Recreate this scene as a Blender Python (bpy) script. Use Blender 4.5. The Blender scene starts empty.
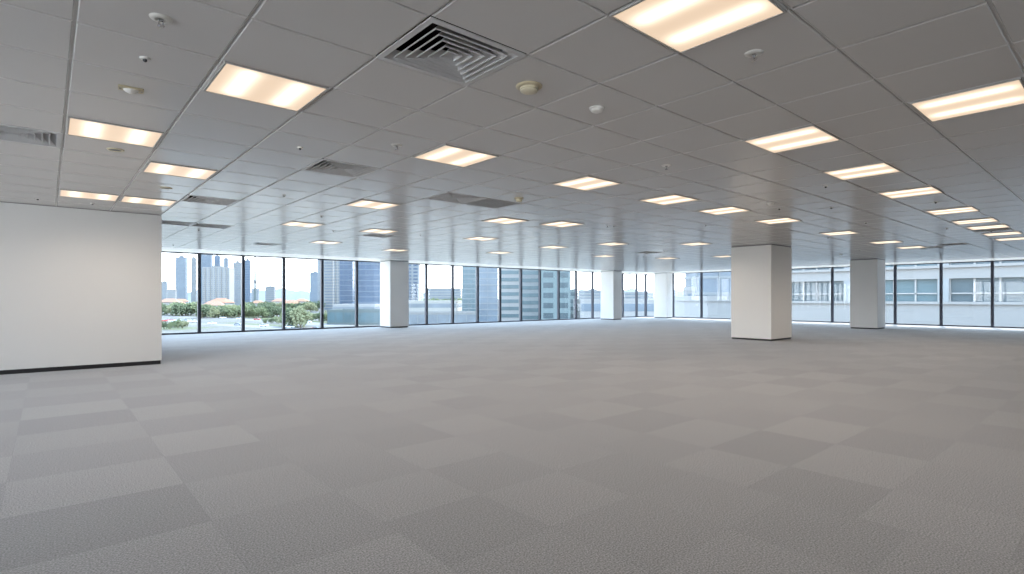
import bpy, math, random
from math import radians as R, cos, sin, pi, sqrt
rnd = random.Random(7)
sc = bpy.context.scene
col = bpy.context.scene.collection

# ------------------------------------------------------------------ frame of the place (metres)
S = 1.5                      # ceiling is S above the eye
EYE = 1.197                  # eye height
CZ = EYE + S                 # ceiling height
F = 541.0; CY = 297.9; YAW = R(49.33)
ca, sa = cos(YAW), sin(YAW)
XR = 28.95                   # right window wall
YL = 20.61                   # left window wall
XB, YB = -7.5, -8.5          # unseen sides of the floor

def ray_pt(u, D):            # a place at depth D in the direction of column u of the view
    L = (u - 512) / F * D
    return D * ca + L * sa, D * sa - L * ca
def zat(v, D): return EYE - (v - CY) / F * D
def ceil_at(u, v):
    D = F * S / (CY - v); return ray_pt(u, D)

# ------------------------------------------------------------------ mesh helper
class MB:
    def __init__(s): s.v = []; s.f = []; s.m = []
    def quad(s, a, b, c, d, m=0):
        n = len(s.v); s.v += [a, b, c, d]; s.f.append((n, n+1, n+2, n+3)); s.m.append(m)
    def box(s, x0, y0, z0, x1, y1, z1, m=0):
        n = len(s.v)
        s.v += [(x0,y0,z0),(x1,y0,z0),(x1,y1,z0),(x0,y1,z0),(x0,y0,z1),(x1,y0,z1),(x1,y1,z1),(x0,y1,z1)]
        for q in ((0,3,2,1),(4,5,6,7),(0,1,5,4),(1,2,6,5),(2,3,7,6),(3,0,4,7)):
            s.f.append(tuple(n+i for i in q)); s.m.append(m)
    def cbox(s, x0, y0, z0, x1, y1, z1, c=.01, m=0):       # box with chamfered vertical edges
        pts = [(x0+c,y0),(x1-c,y0),(x1,y0+c),(x1,y1-c),(x1-c,y1),(x0+c,y1),(x0,y1-c),(x0,y0+c)]
        s.prism(pts, z0, z1, m)
    def prism(s, pts, z0, z1, m=0):
        n = len(s.v); k = len(pts)
        s.v += [(x,y,z0) for x,y in pts] + [(x,y,z1) for x,y in pts]
        for i in range(k):
            j = (i+1) % k; s.f.append((n+i, n+j, n+k+j, n+k+i)); s.m.append(m)
        s.f.append(tuple(n+i for i in reversed(range(k)))); s.m.append(m)
        s.f.append(tuple(n+k+i for i in range(k))); s.m.append(m)
    def lathe(s, prof, n=24, cx=0, cy=0, m=0):
        b = len(s.v); k = len(prof)
        for i in range(n):
            a = 2*pi*i/n
            s.v += [(cx+r*cos(a), cy+r*sin(a), z) for r, z in prof]
        for i in range(n):
            j = (i+1) % n
            for q in range(k-1):
                s.f.append((b+i*k+q, b+j*k+q, b+j*k+q+1, b+i*k+q+1)); s.m.append(m)
    def build(s, name, mats, parent=None, smooth=False):
        me = bpy.data.meshes.new(name); me.from_pydata(s.v, [], s.f)
        if not isinstance(mats, (list, tuple)): mats = [mats]
        for mt in mats: me.materials.append(mt)
        for p, mi in zip(me.polygons, s.m): p.material_index = mi; p.use_smooth = smooth
        me.update()
        o = bpy.data.objects.new(name, me); col.objects.link(o)
        if parent: o.parent = parent
        return o

def struct(o): o['kind'] = 'structure'; return o
def tag(o, label, cat, group=None, kind=None):
    o['label'] = label; o['category'] = cat
    if group: o['group'] = group
    if kind: o['kind'] = kind
    return o
def empty(name, loc=(0,0,0), rz=0):
    o = bpy.data.objects.new(name, None); col.objects.link(o)
    o.location = loc; o.rotation_euler = (0,0,rz); o.empty_display_size = .2; return o
def copy_tree(root):
    r = root.copy(); col.objects.link(r)
    for ch in [o for o in root.children]:
        c = ch.copy(); col.objects.link(c); c.parent = r
        for g in ch.children:
            d = g.copy(); col.objects.link(d); d.parent = c
    return r

# ------------------------------------------------------------------ materials
def srgb(r, g, b):
    f = lambda c: (c/255)/12.92 if c/255 <= .04045 else ((c/255+.055)/1.055)**2.4
    return (f(r), f(g), f(b), 1)
def new_mat(name):
    m = bpy.data.materials.new(name); m.use_nodes = True
    nt = m.node_tree; return m, nt, nt.nodes['Principled BSDF']
def N(nt, t, **kw):
    n = nt.nodes.new(t)
    for k, v in kw.items(): setattr(n, k, v)
    return n
def paint(name, c, rough=.6, spec=.4, noise=.03, scale=6, bump=0, metal=0):
    m, nt, b = new_mat(name)
    tc = N(nt, 'ShaderNodeTexCoord'); nz = N(nt, 'ShaderNodeTexNoise'); nz.inputs['Scale'].default_value = scale
    nz.inputs['Detail'].default_value = 3
    nt.links.new(tc.outputs['Object'], nz.inputs['Vector'])
    mr = N(nt, 'ShaderNodeMapRange'); mr.inputs['To Min'].default_value = 1-noise; mr.inputs['To Max'].default_value = 1+noise
    nt.links.new(nz.outputs['Fac'], mr.inputs['Value'])
    mx = N(nt, 'ShaderNodeVectorMath', operation='SCALE'); mx.inputs[0].default_value = c[:3]
    nt.links.new(mr.outputs[0], mx.inputs['Scale']); nt.links.new(mx.outputs[0], b.inputs['Base Color'])
    b.inputs['Roughness'].default_value = rough; b.inputs['Specular IOR Level'].default_value = spec; b.inputs['Metallic'].default_value = metal
    if bump:
        n2 = N(nt, 'ShaderNodeTexNoise'); n2.inputs['Scale'].default_value = scale*30
        nt.links.new(tc.outputs['Object'], n2.inputs['Vector'])
        bp = N(nt, 'ShaderNodeBump'); bp.inputs['Strength'].default_value = bump; bp.inputs['Distance'].default_value = .002
        nt.links.new(n2.outputs['Fac'], bp.inputs['Height']); nt.links.new(bp.outputs[0], b.inputs['Normal'])
    return m

M = {}
M['wall'] = paint('wall_paint', (.67,.67,.665,1), .55, .3, .012, 2, .15)
M['column'] = paint('column_paint', (.88,.87,.85,1), .5, .3, .012, 2, .15)
M['black'] = paint('black_skirting', (.012,.012,.014,1), .5, .4)
M['gap'] = paint('shadow_gap_metal', (.28,.28,.28,1), .5, .4)
M['mullion'] = paint('mullion_metal', srgb(44,47,60), .45, .5, .04, 4)
M['plaster'] = paint('perimeter_plaster', (.88,.86,.83,1), .6, .25, .01, 3)
M['tbar'] = paint('ceiling_tee_enamel', (.70,.70,.69,1), .35, .5)
M['white_metal'] = paint('white_enamel', (.68,.68,.68,1), .4, .5, .02)
M['frame_grey'] = paint('troffer_frame_enamel', (.42,.41,.40,1), .4, .5, .02)
M['duct'] = paint('duct_black', (.015,.015,.016,1), .7, .2)
M['cream'] = paint('cream_plastic', srgb(222,214,188), .45, .5, .02)
M['tan'] = paint('aged_plastic_base', srgb(196,184,154), .5, .4, .03)
M['whitepl'] = paint('white_plastic', srgb(226,224,218), .4, .5, .02)
M['chrome'] = paint('chrome_metal', (.55,.55,.56,1), .2, .5, .02, 6, 0, 1.0)
M['lens'] = paint('dark_lens', (.03,.03,.035,1), .15, .6)

# ceiling panels: painted metal pans with a satin sheen
m, nt, b = new_mat('ceiling_panel')
b.inputs['Base Color'].default_value = (.69,.68,.665,1); b.inputs['Roughness'].default_value = .215
b.inputs['Specular IOR Level'].default_value = .5
tc = N(nt, 'ShaderNodeTexCoord'); nz = N(nt, 'ShaderNodeTexNoise'); nz.inputs['Scale'].default_value = .9; nz.inputs['Detail'].default_value = 1
nt.links.new(tc.outputs['Object'], nz.inputs['Vector'])
bp = N(nt, 'ShaderNodeBump'); bp.inputs['Strength'].default_value = .25; bp.inputs['Distance'].default_value = .006
nt.links.new(nz.outputs['Fac'], bp.inputs['Height']); nt.links.new(bp.outputs[0], b.inputs['Normal'])
at = N(nt, 'ShaderNodeAttribute'); at.attribute_name = 'tone'
mx = N(nt, 'ShaderNodeVectorMath', operation='SCALE'); mx.inputs[0].default_value = (.70,.685,.67)
nt.links.new(at.outputs['Fac'], mx.inputs['Scale']); nt.links.new(mx.outputs[0], b.inputs['Base Color'])
M['panel'] = m

# carpet squares: pile direction gives each square its own tone
m, nt, b = new_mat('carpet_tiles')
tc = N(nt, 'ShaderNodeTexCoord'); at = N(nt, 'ShaderNodeAttribute'); at.attribute_name = 'tone'
n1 = N(nt, 'ShaderNodeTexNoise'); n1.inputs['Scale'].default_value = 120; n1.inputs['Detail'].default_value = 2
n2 = N(nt, 'ShaderNodeTexNoise'); n2.inputs['Scale'].default_value = 1.3; n2.inputs['Detail'].default_value = 2
for n_ in (n1, n2): nt.links.new(tc.outputs['Object'], n_.inputs['Vector'])
r1 = N(nt, 'ShaderNodeMapRange'); r1.inputs['From Min'].default_value = .33; r1.inputs['From Max'].default_value = .67
r1.inputs['To Min'].default_value = .5; r1.inputs['To Max'].default_value = 1.5
r2 = N(nt, 'ShaderNodeMapRange'); r2.inputs['To Min'].default_value = .95; r2.inputs['To Max'].default_value = 1.05
nt.links.new(n1.outputs['Fac'], r1.inputs['Value']); nt.links.new(n2.outputs['Fac'], r2.inputs['Value'])
a1 = N(nt, 'ShaderNodeMath', operation='MULTIPLY'); a2 = N(nt, 'ShaderNodeMath', operation='MULTIPLY')
nt.links.new(r1.outputs[0], a1.inputs[0]); nt.links.new(r2.outputs[0], a1.inputs[1])
nt.links.new(a1.outputs[0], a2.inputs[0]); nt.links.new(at.outputs['Fac'], a2.inputs[1])
mx = N(nt, 'ShaderNodeVectorMath', operation='SCALE'); mx.inputs[0].default_value = (.229,.222,.223)
nt.links.new(a2.outputs[0], mx.inputs['Scale']); nt.links.new(mx.outputs[0], b.inputs['Base Color'])
b.inputs['Roughness'].default_value = .9; b.inputs['Specular IOR Level'].default_value = .15
b.inputs['Sheen Weight'].default_value = .35; b.inputs['Sheen Roughness'].default_value = .5
bp = N(nt, 'ShaderNodeBump'); bp.inputs['Strength'].default_value = .4; bp.inputs['Distance'].default_value = .003
nt.links.new(n1.outputs['Fac'], bp.inputs['Height']); nt.links.new(bp.outputs[0], b.inputs['Normal'])
M['carpet'] = m

# window glass (thin pane)
def glass(name, tint):
    m, nt, b = new_mat(name); nt.nodes.remove(b)
    out = nt.nodes['Material Output']; t = N(nt, 'ShaderNodeBsdfTransparent'); g = N(nt, 'ShaderNodeBsdfGlossy')
    t.inputs[0].default_value = tint; g.inputs['Roughness'].default_value = .02
    ge = N(nt, 'ShaderNodeNewGeometry'); dt = N(nt, 'ShaderNodeVectorMath', operation='DOT_PRODUCT')
    nt.links.new(ge.outputs['Normal'], dt.inputs[0]); nt.links.new(ge.outputs['Incoming'], dt.inputs[1])
    ab = N(nt, 'ShaderNodeMath', operation='ABSOLUTE'); nt.links.new(dt.outputs['Value'], ab.inputs[0])
    om = N(nt, 'ShaderNodeMath', operation='SUBTRACT'); om.inputs[0].default_value = 1; nt.links.new(ab.outputs[0], om.inputs[1])
    pw = N(nt, 'ShaderNodeMath', operation='POWER'); nt.links.new(om.outputs[0], pw.inputs[0]); pw.inputs[1].default_value = 5
    fr = N(nt, 'ShaderNodeMath', operation='MULTIPLY_ADD'); nt.links.new(pw.outputs[0], fr.inputs[0]); fr.inputs[1].default_value = .9; fr.inputs[2].default_value = .025
    mx = N(nt, 'ShaderNodeMixShader')
    nt.links.new(fr.outputs[0], mx.inputs[0]); nt.links.new(t.outputs[0], mx.inputs[1]); nt.links.new(g.outputs[0], mx.inputs[2])
    nt.links.new(mx.outputs[0], out.inputs[0]); return m
M['glass'] = glass('window_glass', (.97,.98,.985,1))

# troffer diffuser: two tubes glowing behind it, local X across the tubes
m, nt, b = new_mat('light_diffuser')
tc = N(nt, 'ShaderNodeTexCoord'); sp = N(nt, 'ShaderNodeSeparateXYZ'); nt.links.new(tc.outputs['Object'], sp.inputs[0])
ab = N(nt, 'ShaderNodeMath', operation='ABSOLUTE'); nt.links.new(sp.outputs['X'], ab.inputs[0])
su = N(nt, 'ShaderNodeMath', operation='SUBTRACT'); nt.links.new(ab.outputs[0], su.inputs[0]); su.inputs[1].default_value = .165
sq = N(nt, 'ShaderNodeMath', operation='MULTIPLY'); nt.links.new(su.outputs[0], sq.inputs[0]); nt.links.new(su.outputs[0], sq.inputs[1])
sc_ = N(nt, 'ShaderNodeMath', operation='MULTIPLY'); nt.links.new(sq.outputs[0], sc_.inputs[0]); sc_.inputs[1].default_value = -230
ex = N(nt, 'ShaderNodeMath', operation='EXPONENT'); nt.links.new(sc_.outputs[0], ex.inputs[0])
ay = N(nt, 'ShaderNodeMath', operation='ABSOLUTE'); nt.links.new(sp.outputs['Y'], ay.inputs[0])
my = N(nt, 'ShaderNodeMapRange', interpolation_type='SMOOTHSTEP'); nt.links.new(ay.outputs[0], my.inputs['Value'])
my.inputs['From Min'].default_value = .33; my.inputs['From Max'].default_value = .2
mm = N(nt, 'ShaderNodeMath', operation='MULTIPLY'); nt.links.new(ex.outputs[0], mm.inputs[0]); nt.links.new(my.outputs[0], mm.inputs[1])
mc = N(nt, 'ShaderNodeMix', data_type='RGBA'); nt.links.new(mm.outputs[0], mc.inputs['Factor'])
mc.inputs['A'].default_value = (.50,.375,.265,1); mc.inputs['B'].default_value = (1.15,.99,.78,1)
b.inputs['Base Color'].default_value = (.1,.1,.1,1); b.inputs['Roughness'].default_value = .4
nt.links.new(mc.outputs['Result'], b.inputs['Emission Color']); b.inputs['Emission Strength'].default_value = 1.0
M['diffuser'] = m

# ------------------------------------------------------------------ grid lines of the ceiling
xl = {-3:.075,-2:.550,-1:1.034,0:1.502,1:1.955,2:2.415,3:2.875,4:3.340,5:3.800}
yl = {-2:.337,-1:.796,0:1.232,1:1.650,2:2.079,3:2.519,4:2.935,5:3.375,6:3.836}
for i in range(6, 60): xl[i] = xl[i-1] + .462
for i in range(-4, -20, -1): xl[i] = xl[i+1] - .472
for j in range(7, 50): yl[j] = yl[j-1] + .437
for j in range(-3, -20, -1): yl[j] = yl[j+1] - .44
XL = {i: v*S for i, v in xl.items()}; YLn = {j: v*S for j, v in yl.items()}
def cell(i, j): return XL[i], YLn[j], XL[i+1], YLn[j+1]
def cell_of(x, y):
    i = max(k for k in XL if XL[k] <= x); j = max(k for k in YLn if YLn[k] <= y); return i, j

VENTS = [((-1,1),'square air diffuser nearest the camera, between the two closest light panels'),
         ((0,6),'square air diffuser left of the light panel in the middle of the ceiling'),
         ((3,7),'square air diffuser beside the flush return grille in the middle of the ceiling'),
         ((-1,11),'square air diffuser right of the paired light panels by the white partition'),
         ((-4,7),'square air diffuser cut by the left edge of the photo above the partition'),
         ((-1,16),'square air diffuser at the partition end, close to the first window'),
         ((0,16),'square air diffuser just right of the one at the partition end'),
         ((5,15),'square air diffuser above the column by the left windows'),
         ((3,21),'square air diffuser close to the windows above the third mullion'),
         ((18,13),'square air diffuser far off above the row of teal buildings'),
         ((19,0),'square air diffuser at the right edge of the photo near the right windows'),
         ((25,3),'far square air diffuser above the right windows, the left one of the pair'),
         ((24,2),'far square air diffuser above the right windows, the right one of the pair')]
GRILLE = (4,7)
holes = {v[0] for v in VENTS}

# ------------------------------------------------------------------ ceiling
c = MB(); tones = []
XE, YE = XR - 1.25, YL - 1.25
G = .0085
for i in range(-15, 59):
    for j in range(-15, 49):
        x0, y0, x1, y1 = cell(i, j)
        if x0 < XB or y0 < YB or x1 > XE or y1 > YE or (i, j) in holes: continue
        if x1 < 1.6 and y0 > 11.9 and x0 < -.5: pass
        x0 += G; y0 += G; x1 -= G; y1 -= G; t = 1 + rnd.uniform(-.012, .012); e = .006
        n = len(c.v); z = CZ; h = CZ + .012
        c.v += [(x0,y0,h),(x1,y0,h),(x1,y1,h),(x0,y1,h),(x0,y0,z+e),(x1,y0,z+e),(x1,y1,z+e),(x0,y1,z+e),(x0+e,y0+e,z),(x1-e,y0+e,z),(x1-e,y1-e,z),(x0+e,y1-e,z)]
        for a, b_ in ((0,1),(1,2),(2,3),(3,0)):
            c.f += [(n+a, n+b_, n+b_+4, n+a+4), (n+a+4, n+b_+4, n+b_+8, n+a+8)]; c.m += [0, 0]; tones += [t, t]
        c.f.append((n+8, n+9, n+10, n+11)); c.m.append(0); tones.append(t)
# tee backing with openings over the diffusers, cell by cell strip
for i in range(-15, 59):
    for j in range(-15, 49):
        x0, y0, x1, y1 = cell(i, j)
        if x0 < XB or y0 < YB or x1 > XE or y1 > YE or (i, j) in holes: continue
        c.quad((x0,y0,CZ+.012),(x0,y1,CZ+.012),(x1,y1,CZ+.012),(x1,y0,CZ+.012),1); tones.append(1)
for i, j in holes:
    x0, y0, x1, y1 = cell(i, j); t_ = .02
    for q0, r0, q1, r1_ in ((x0,y0,x1,y0+t_),(x0,y1-t_,x1,y1),(x0,y0+t_,x0+t_,y1-t_),(x1-t_,y0+t_,x1,y1-t_)):
        c.quad((q0,r0,CZ+.012),(q0,r1_,CZ+.012),(q1,r1_,CZ+.012),(q1,r0,CZ+.012),1); tones.append(1)
ceil = c.build('ceiling', [M['panel'], M['tbar']])
a = ceil.data.attributes.new('tone', 'FLOAT', 'FACE'); a.data.foreach_set('value', tones)
struct(ceil)
xe = max(XL[i+1] for i in range(-15,58) if XL[i+1] <= XE); ye = max(YLn[j+1] for j in range(-15,48) if YLn[j+1] <= YE)
xb = min(XL[i] for i in range(-15,58) if XL[i] >= XB); yb = min(YLn[j] for j in range(-15,48) if YLn[j] >= YB)
p = MB()
p.box(xb, ye, CZ, xe, YL+.3, CZ+.10); struct(p.build('ceiling_margin_left', M['plaster']))
p = MB(); p.box(xe, YB, CZ, XR+.3, YL+.3, CZ+.10); struct(p.build('ceiling_margin_right', M['plaster']))
p = MB(); p.box(XB-.2, YB-.2, CZ, xb, YL+.3, CZ+.1); p.box(xb, YB-.2, CZ, xe, yb, CZ+.1); struct(p.build('ceiling_margin_back', M['plaster']))
p = MB(); p.box(XB-.4, YB-.4, CZ+.35, XR+.3, YL+.3, CZ+.6); struct(p.build('ceiling_slab', M['gap']))

# ------------------------------------------------------------------ carpet floor
fl = MB(); tones = []
xs = [-.2-.87*k for k in range(14,-1,-1)] + [.67,1.36,2.0,2.68,3.35,4.0,4.9,5.78,6.75] + [6.75+.9*k for k in range(1,27)]
for k in range(len(xs)-1):
    x0, x1 = max(xs[k], XB), min(xs[k+1], XR)
    if x1 <= x0: continue
    if x1 <= 1.4: y0_, st = 3.25-.775, .775
    elif x1 <= 3.4: y0_, st = 1.39+1.24, .62
    else: y0_, st = 1.01+.62*2, .62
    if k <= 13: pass
    j = -30
    while y0_ + j*st < YL:
        a_, b_ = max(y0_ + j*st, YB), min(y0_ + (j+1)*st, YL)
        if b_ > a_:
            amp = .075 if x1 < .7 else (.065 if x1 < 1.5 else .03)
            par = 1 if (j + k) % 2 == 0 else -1
            if x1 >= 3.4: amp = .05
            t = 1 + par*amp + rnd.uniform(-.07, .05)
            g = .0006
            fl.quad((x0+g,a_+g,0),(x1-g,a_+g,0),(x1-g,b_-g,0),(x0+g,b_-g,0)); tones.append(t)
        j += 1
fl.quad((XB,YB,-.003),(XR,YB,-.003),(XR,YL,-.003),(XB,YL,-.003)); tones.append(.6)
fl.box(XB-.3,YB-.3,-.45,XR+.45,YL+.45,-.01); tones += [.8]*6
floor = fl.build('floor', M['carpet']); struct(floor)
a = floor.data.attributes.new('tone', 'FLOAT', 'FACE'); a.data.foreach_set('value', tones)

# ------------------------------------------------------------------ walls
WY = 7.707*S; WX = 1.048*S
w = MB(); w.box(XB, WY, .07, WX, WY+4.2, CZ-.012); struct(w.build('wall_left', M['wall']))
w = MB(); w.box(XB, WY+.015, 0, WX-.015, WY+4.185, .07); struct(w.build('baseboard_left', M['black']))
w = MB(); w.box(XB, WY+.02, CZ-.014, WX-.02, WY+4.18, CZ-.001); struct(w.build('trim_1', M['gap']))
w = MB(); w.box(XB, YB-.2, 0, XR, YB, CZ); struct(w.build('wall_back', M['wall']))

# ------------------------------------------------------------------ glazing
winno = [0]
def glazing(axis, pos, cuts, inward, z1=CZ):
    """windows between the cut positions along one side; frame stands just outside the inner face"""
    for q in range(len(cuts)-1):
        a0, a1 = cuts[q], cuts[q+1]; winno[0] += 1
        f = MB()
        def bx(p0, p1, d0, d1, z0, z1_):
            if axis == 'x': f.box(p0, pos+d0*inward, z0, p1, pos+d1*inward, z1_) if d0*inward < d1*inward else f.box(p0, pos+d1*inward, z0, p1, pos+d0*inward, z1_)
            else:
                lo, hi = sorted((pos+d0*inward, pos+d1*inward)); f.box(lo, p0, z0, hi, p1, z1_)
        mw = .047
        bx(a1-mw, a1+mw-.001, -.02, .10, .055, z1-.04)      # mullion at the far end of the bay
        bx(a0+mw, a1-mw, -.02, .06, 0, .055)                # sill rail
        bx(a1-mw, a1+mw, -.02, .06, 0, .055)
        bx(a0+mw, a1+mw, -.02, .05, z1-.04, z1)             # head rail
        o = struct(f.build('window_%d' % winno[0], M['mullion']))
        g = MB()
        if axis == 'x': g.box(a0+mw-.01, pos-.006, .05, a1-mw+.01, pos+.006, z1-.035)
        else: g.box(pos-.006, a0+mw-.01, .05, pos+.006, a1-mw+.01, z1-.035)
        g.build('glass_pane', M['glass'], o)
la = [1.78,2.575,3.48,4.40,5.35,6.29,7.35,8.46,9.39,10.34,11.26,12.18,13.06,13.99,14.92,15.85,16.78,17.70,18.62]
la = [v*S for v in la]; la[0] = 1.72*S
left = []; v = la[0]
while v > XB: v -= .93*S; left.append(v)
glazing('x', YL, sorted(left) + la + [XR-.05], -1)
def on_right(u):
    t = (u-512)/F; D = XR/(ca+t*sa); return D*sa - t*D*ca
ra = [YL-.02] + [on_right(u) for u in (673.5,701.9,736,760,787,832.7,862,895.5,941.4,992.6)]
while ra[-1] > YB+2: ra.append(ra[-1]-1.65)
glazing('y', XR, sorted([YB]+[v for v in ra if v > YB+.4]), -1)
# the unseen side behind the camera is glazed too
bk = [YB + 1.5*k for k in range(13)]
glazing('y', XB, bk, 1)
cp = MB(); cp.cbox(XR-.05, YL-.05, 0, XR+.08, YL+.08, CZ, .02); struct(cp.build('trim_2', M['mullion']))

# ------------------------------------------------------------------ columns
def column(x0, y0, x1, y1, label):
    o = empty('column', ((x0+x1)/2, (y0+y1)/2, 0)); dx, dy = (x1-x0)/2, (y1-y0)/2
    q = MB(); q.cbox(-dx, -dy, .05, dx, dy, CZ-.03, .008); q.build('shaft', M['column'], o)
    q = MB(); q.cbox(-dx+.02, -dy+.02, 0, dx-.02, dy-.02, .05, .005); q.build('baseboard', M['black'], o)
    q = MB(); q.cbox(-dx+.012, -dy+.012, CZ-.03, dx-.012, dy-.012, CZ-.001, .005); q.build('shadow_gap', M['gap'], o)
    tag(o, label, 'column', 'square white columns', 'thing')
def on_x(u, x):
    t = (u-512)/F; D = x/(ca+t*sa); return D*sa - t*D*ca
def on_y(u, y):
    t = (u-512)/F; D = y/(sa-t*ca); return D*ca + t*D*sa
def col_at(ul, uc, ur, xc, yc, label, dmax=None):
    y2 = on_x(ul, xc); x2 = on_y(ur, yc)
    if dmax: x2 = max(x2, xc+dmax)
    column(xc, yc, x2, y2, label)
def corner(uc, D): return ray_pt(uc, D)
for ul, uc, ur, D, lab in [
    (731, 771.3, 791.8, 20.2*S*.667, 'largest square white column with black base right of centre'),
    (380, 390.2, 408.8, 0, 'square white column beside the left windows, leftmost of the five'),
    (600.5, 613.5, 622, 0, 'square white column at the far centre, second from the left'),
    (654, 667, 672.5, 0, 'narrow white column farthest away near the corner of the windows'),
    (850, 877.5, 885.3, 0, 'square white column in front of the right windows, rightmost of the five')]:
    Dc = {771.3: F*(S/(CY-243.3)+EYE/(341-CY))/2, 390.2: F*(S/(CY-260.4)+EYE/(328.2-CY))/2,
          613.5: F*(S/(CY-270.7)+EYE/(320.1-CY))/2, 667: F*(S/(CY-273.3)+EYE/(318.9-CY))/2,
          877.5: F*(S/(CY-257.3)+EYE/(328.5-CY))/2}[uc]
    x, y = ray_pt(uc, Dc); col_at(ul, uc, ur, x, y, lab)

# ------------------------------------------------------------------ recessed light panels
def make_light():
    o = empty('ceiling_light'); w2, d2 = .335, .315
    f = MB()
    t = .011
    for (a0,b0,a1,b1) in ((-w2,-d2,w2,-d2+t),(-w2,d2-t,w2,d2),(-w2,-d2+t,-w2+t,d2-t),(w2-t,-d2+t,w2,d2-t)):
        f.box(a0,b0,-.008,a1,b1,.004)
    f.build('frame', M['frame_grey'], o)
    g = MB(); g.box(-w2+t,-d2+t,-.003,w2-t,d2-t,.003); g.build('diffuser', M['diffuser'], o)
    return o
LIGHTS = [  # u, v of the middle of each panel, label
 ((-2,3),'light panel nearest on the left, above the white partition'),
 ((0,-1),'largest light panel, cut by the top edge of the photo'),
 ((4,-2),'light panel cut by the right edge of the photo, nearest on the right'),
 ((4,0),'first light panel of the right-hand row, left of the cut-off panel'),
 ((1,4),'light panel in the middle of the ceiling, first of the centre row'),
 ((-3,6),'second nearest light panel on the left, below the rectangular emergency light'),
 ((-2,8),'light panel above the pair beside the top of the partition'),
 ((-3,12),'left one of the two light panels touching the top of the partition'),
 ((-2,12),'right one of the two light panels touching the top of the partition'),
 ((4,4),'second light panel of the centre row'),
 ((2,9),'light panel right of the louvred diffusers, first of the row behind the centre row'),
 ((862,171.2),'second light panel of the right-hand row'),
 ((669,199.6),'third light panel of the centre row'),
 ((724,210.4),'fourth light panel of the centre row'),
 ((910.5,192.3),'third light panel of the right-hand row'),
 ((6,9),'second light panel of the row behind the centre row, left of the smoke sensor'),
 ((302.5,224.3),'light panel left of centre above the third window mullion'),
 ((379,231),'light panel just above the leftmost column'),
 ((562,224),'third light panel of the row behind the centre row'),
 ((952.5,210.6),'fourth light panel of the right-hand row'),
 ((778,220.6),'light panel above the largest column'),
 ((975,221),'fifth light panel of the right-hand row'),
 ((988,226.9),'sixth light panel of the right-hand row'),
 ((1002.5,233.5),'seventh light panel of the right-hand row'),
 ((1013,238.7),'eighth light panel of the right-hand row, at the right edge of the photo'),
 ((839.5,233),'small far light panel between the largest column and the rightmost column'),
 ((886,242),'far light panel just above the rightmost column'),
 ((911,247.2),'far light panel right of the rightmost column'),
 ((695.5,243.8),'far light panel left of the largest column'),
 ((612.5,243.8),'far light panel above the second column'),
 ((553.3,247),'far light panel above the teal building'),
 ((481,238.5),'far light panel left of the far air diffuser'),
 ((325.8,242.3),'far light panel near the left windows, above the slim grey tower'),
 ((395.8,250),'far light panel touching the top of the leftmost column'),
 ((499.5,252.5),'faint far light panel above the stepped teal building'),
 ((604.4,256),'faint far light panel directly above the second column'),
 ((667.6,258.2),'faint far light panel above the narrowest column'),
 ((724,256.3),'faint far light panel touching the left side of the largest column'),
]
proto = None
lamp = bpy.data.lights.new('troffer_tubes', 'SPOT'); lamp.energy = 30; lamp.color = (1,.87,.73)
lamp.spot_size = R(172); lamp.spot_blend = .9; lamp.shadow_soft_size = 0.0
ADDED_LAMPS = [(-3,-5)]  # panel added out of view to light the near floor and ceiling
def lit(x, y):
    l = bpy.data.objects.new('troffer_lamp', lamp); col.objects.link(l); l.location = (x, y, CZ-.03)
for p_, lab in LIGHTS:
    if isinstance(p_[0], int) and p_[1] < 40:
        x0, y0, x1, y1 = cell(*p_); x, y = (x0+x1)/2, (y0+y1)/2
    else: x, y = ceil_at(*p_)
    if proto is None: o = proto = make_light()
    else: o = copy_tree(proto)
    o.location = (x, y, CZ-.004); tag(o, lab, 'ceiling light', 'square recessed light panels'); lit(x, y)
for ij in ADDED_LAMPS:
    x0, y0, x1, y1 = cell(*ij); o = copy_tree(proto); o.location = ((x0+x1)/2,(y0+y1)/2,CZ-.004)
    tag(o, 'added light panel out of view behind the camera', 'ceiling light', 'square recessed light panels'); lit(o.location.x, o.location.y)

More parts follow.
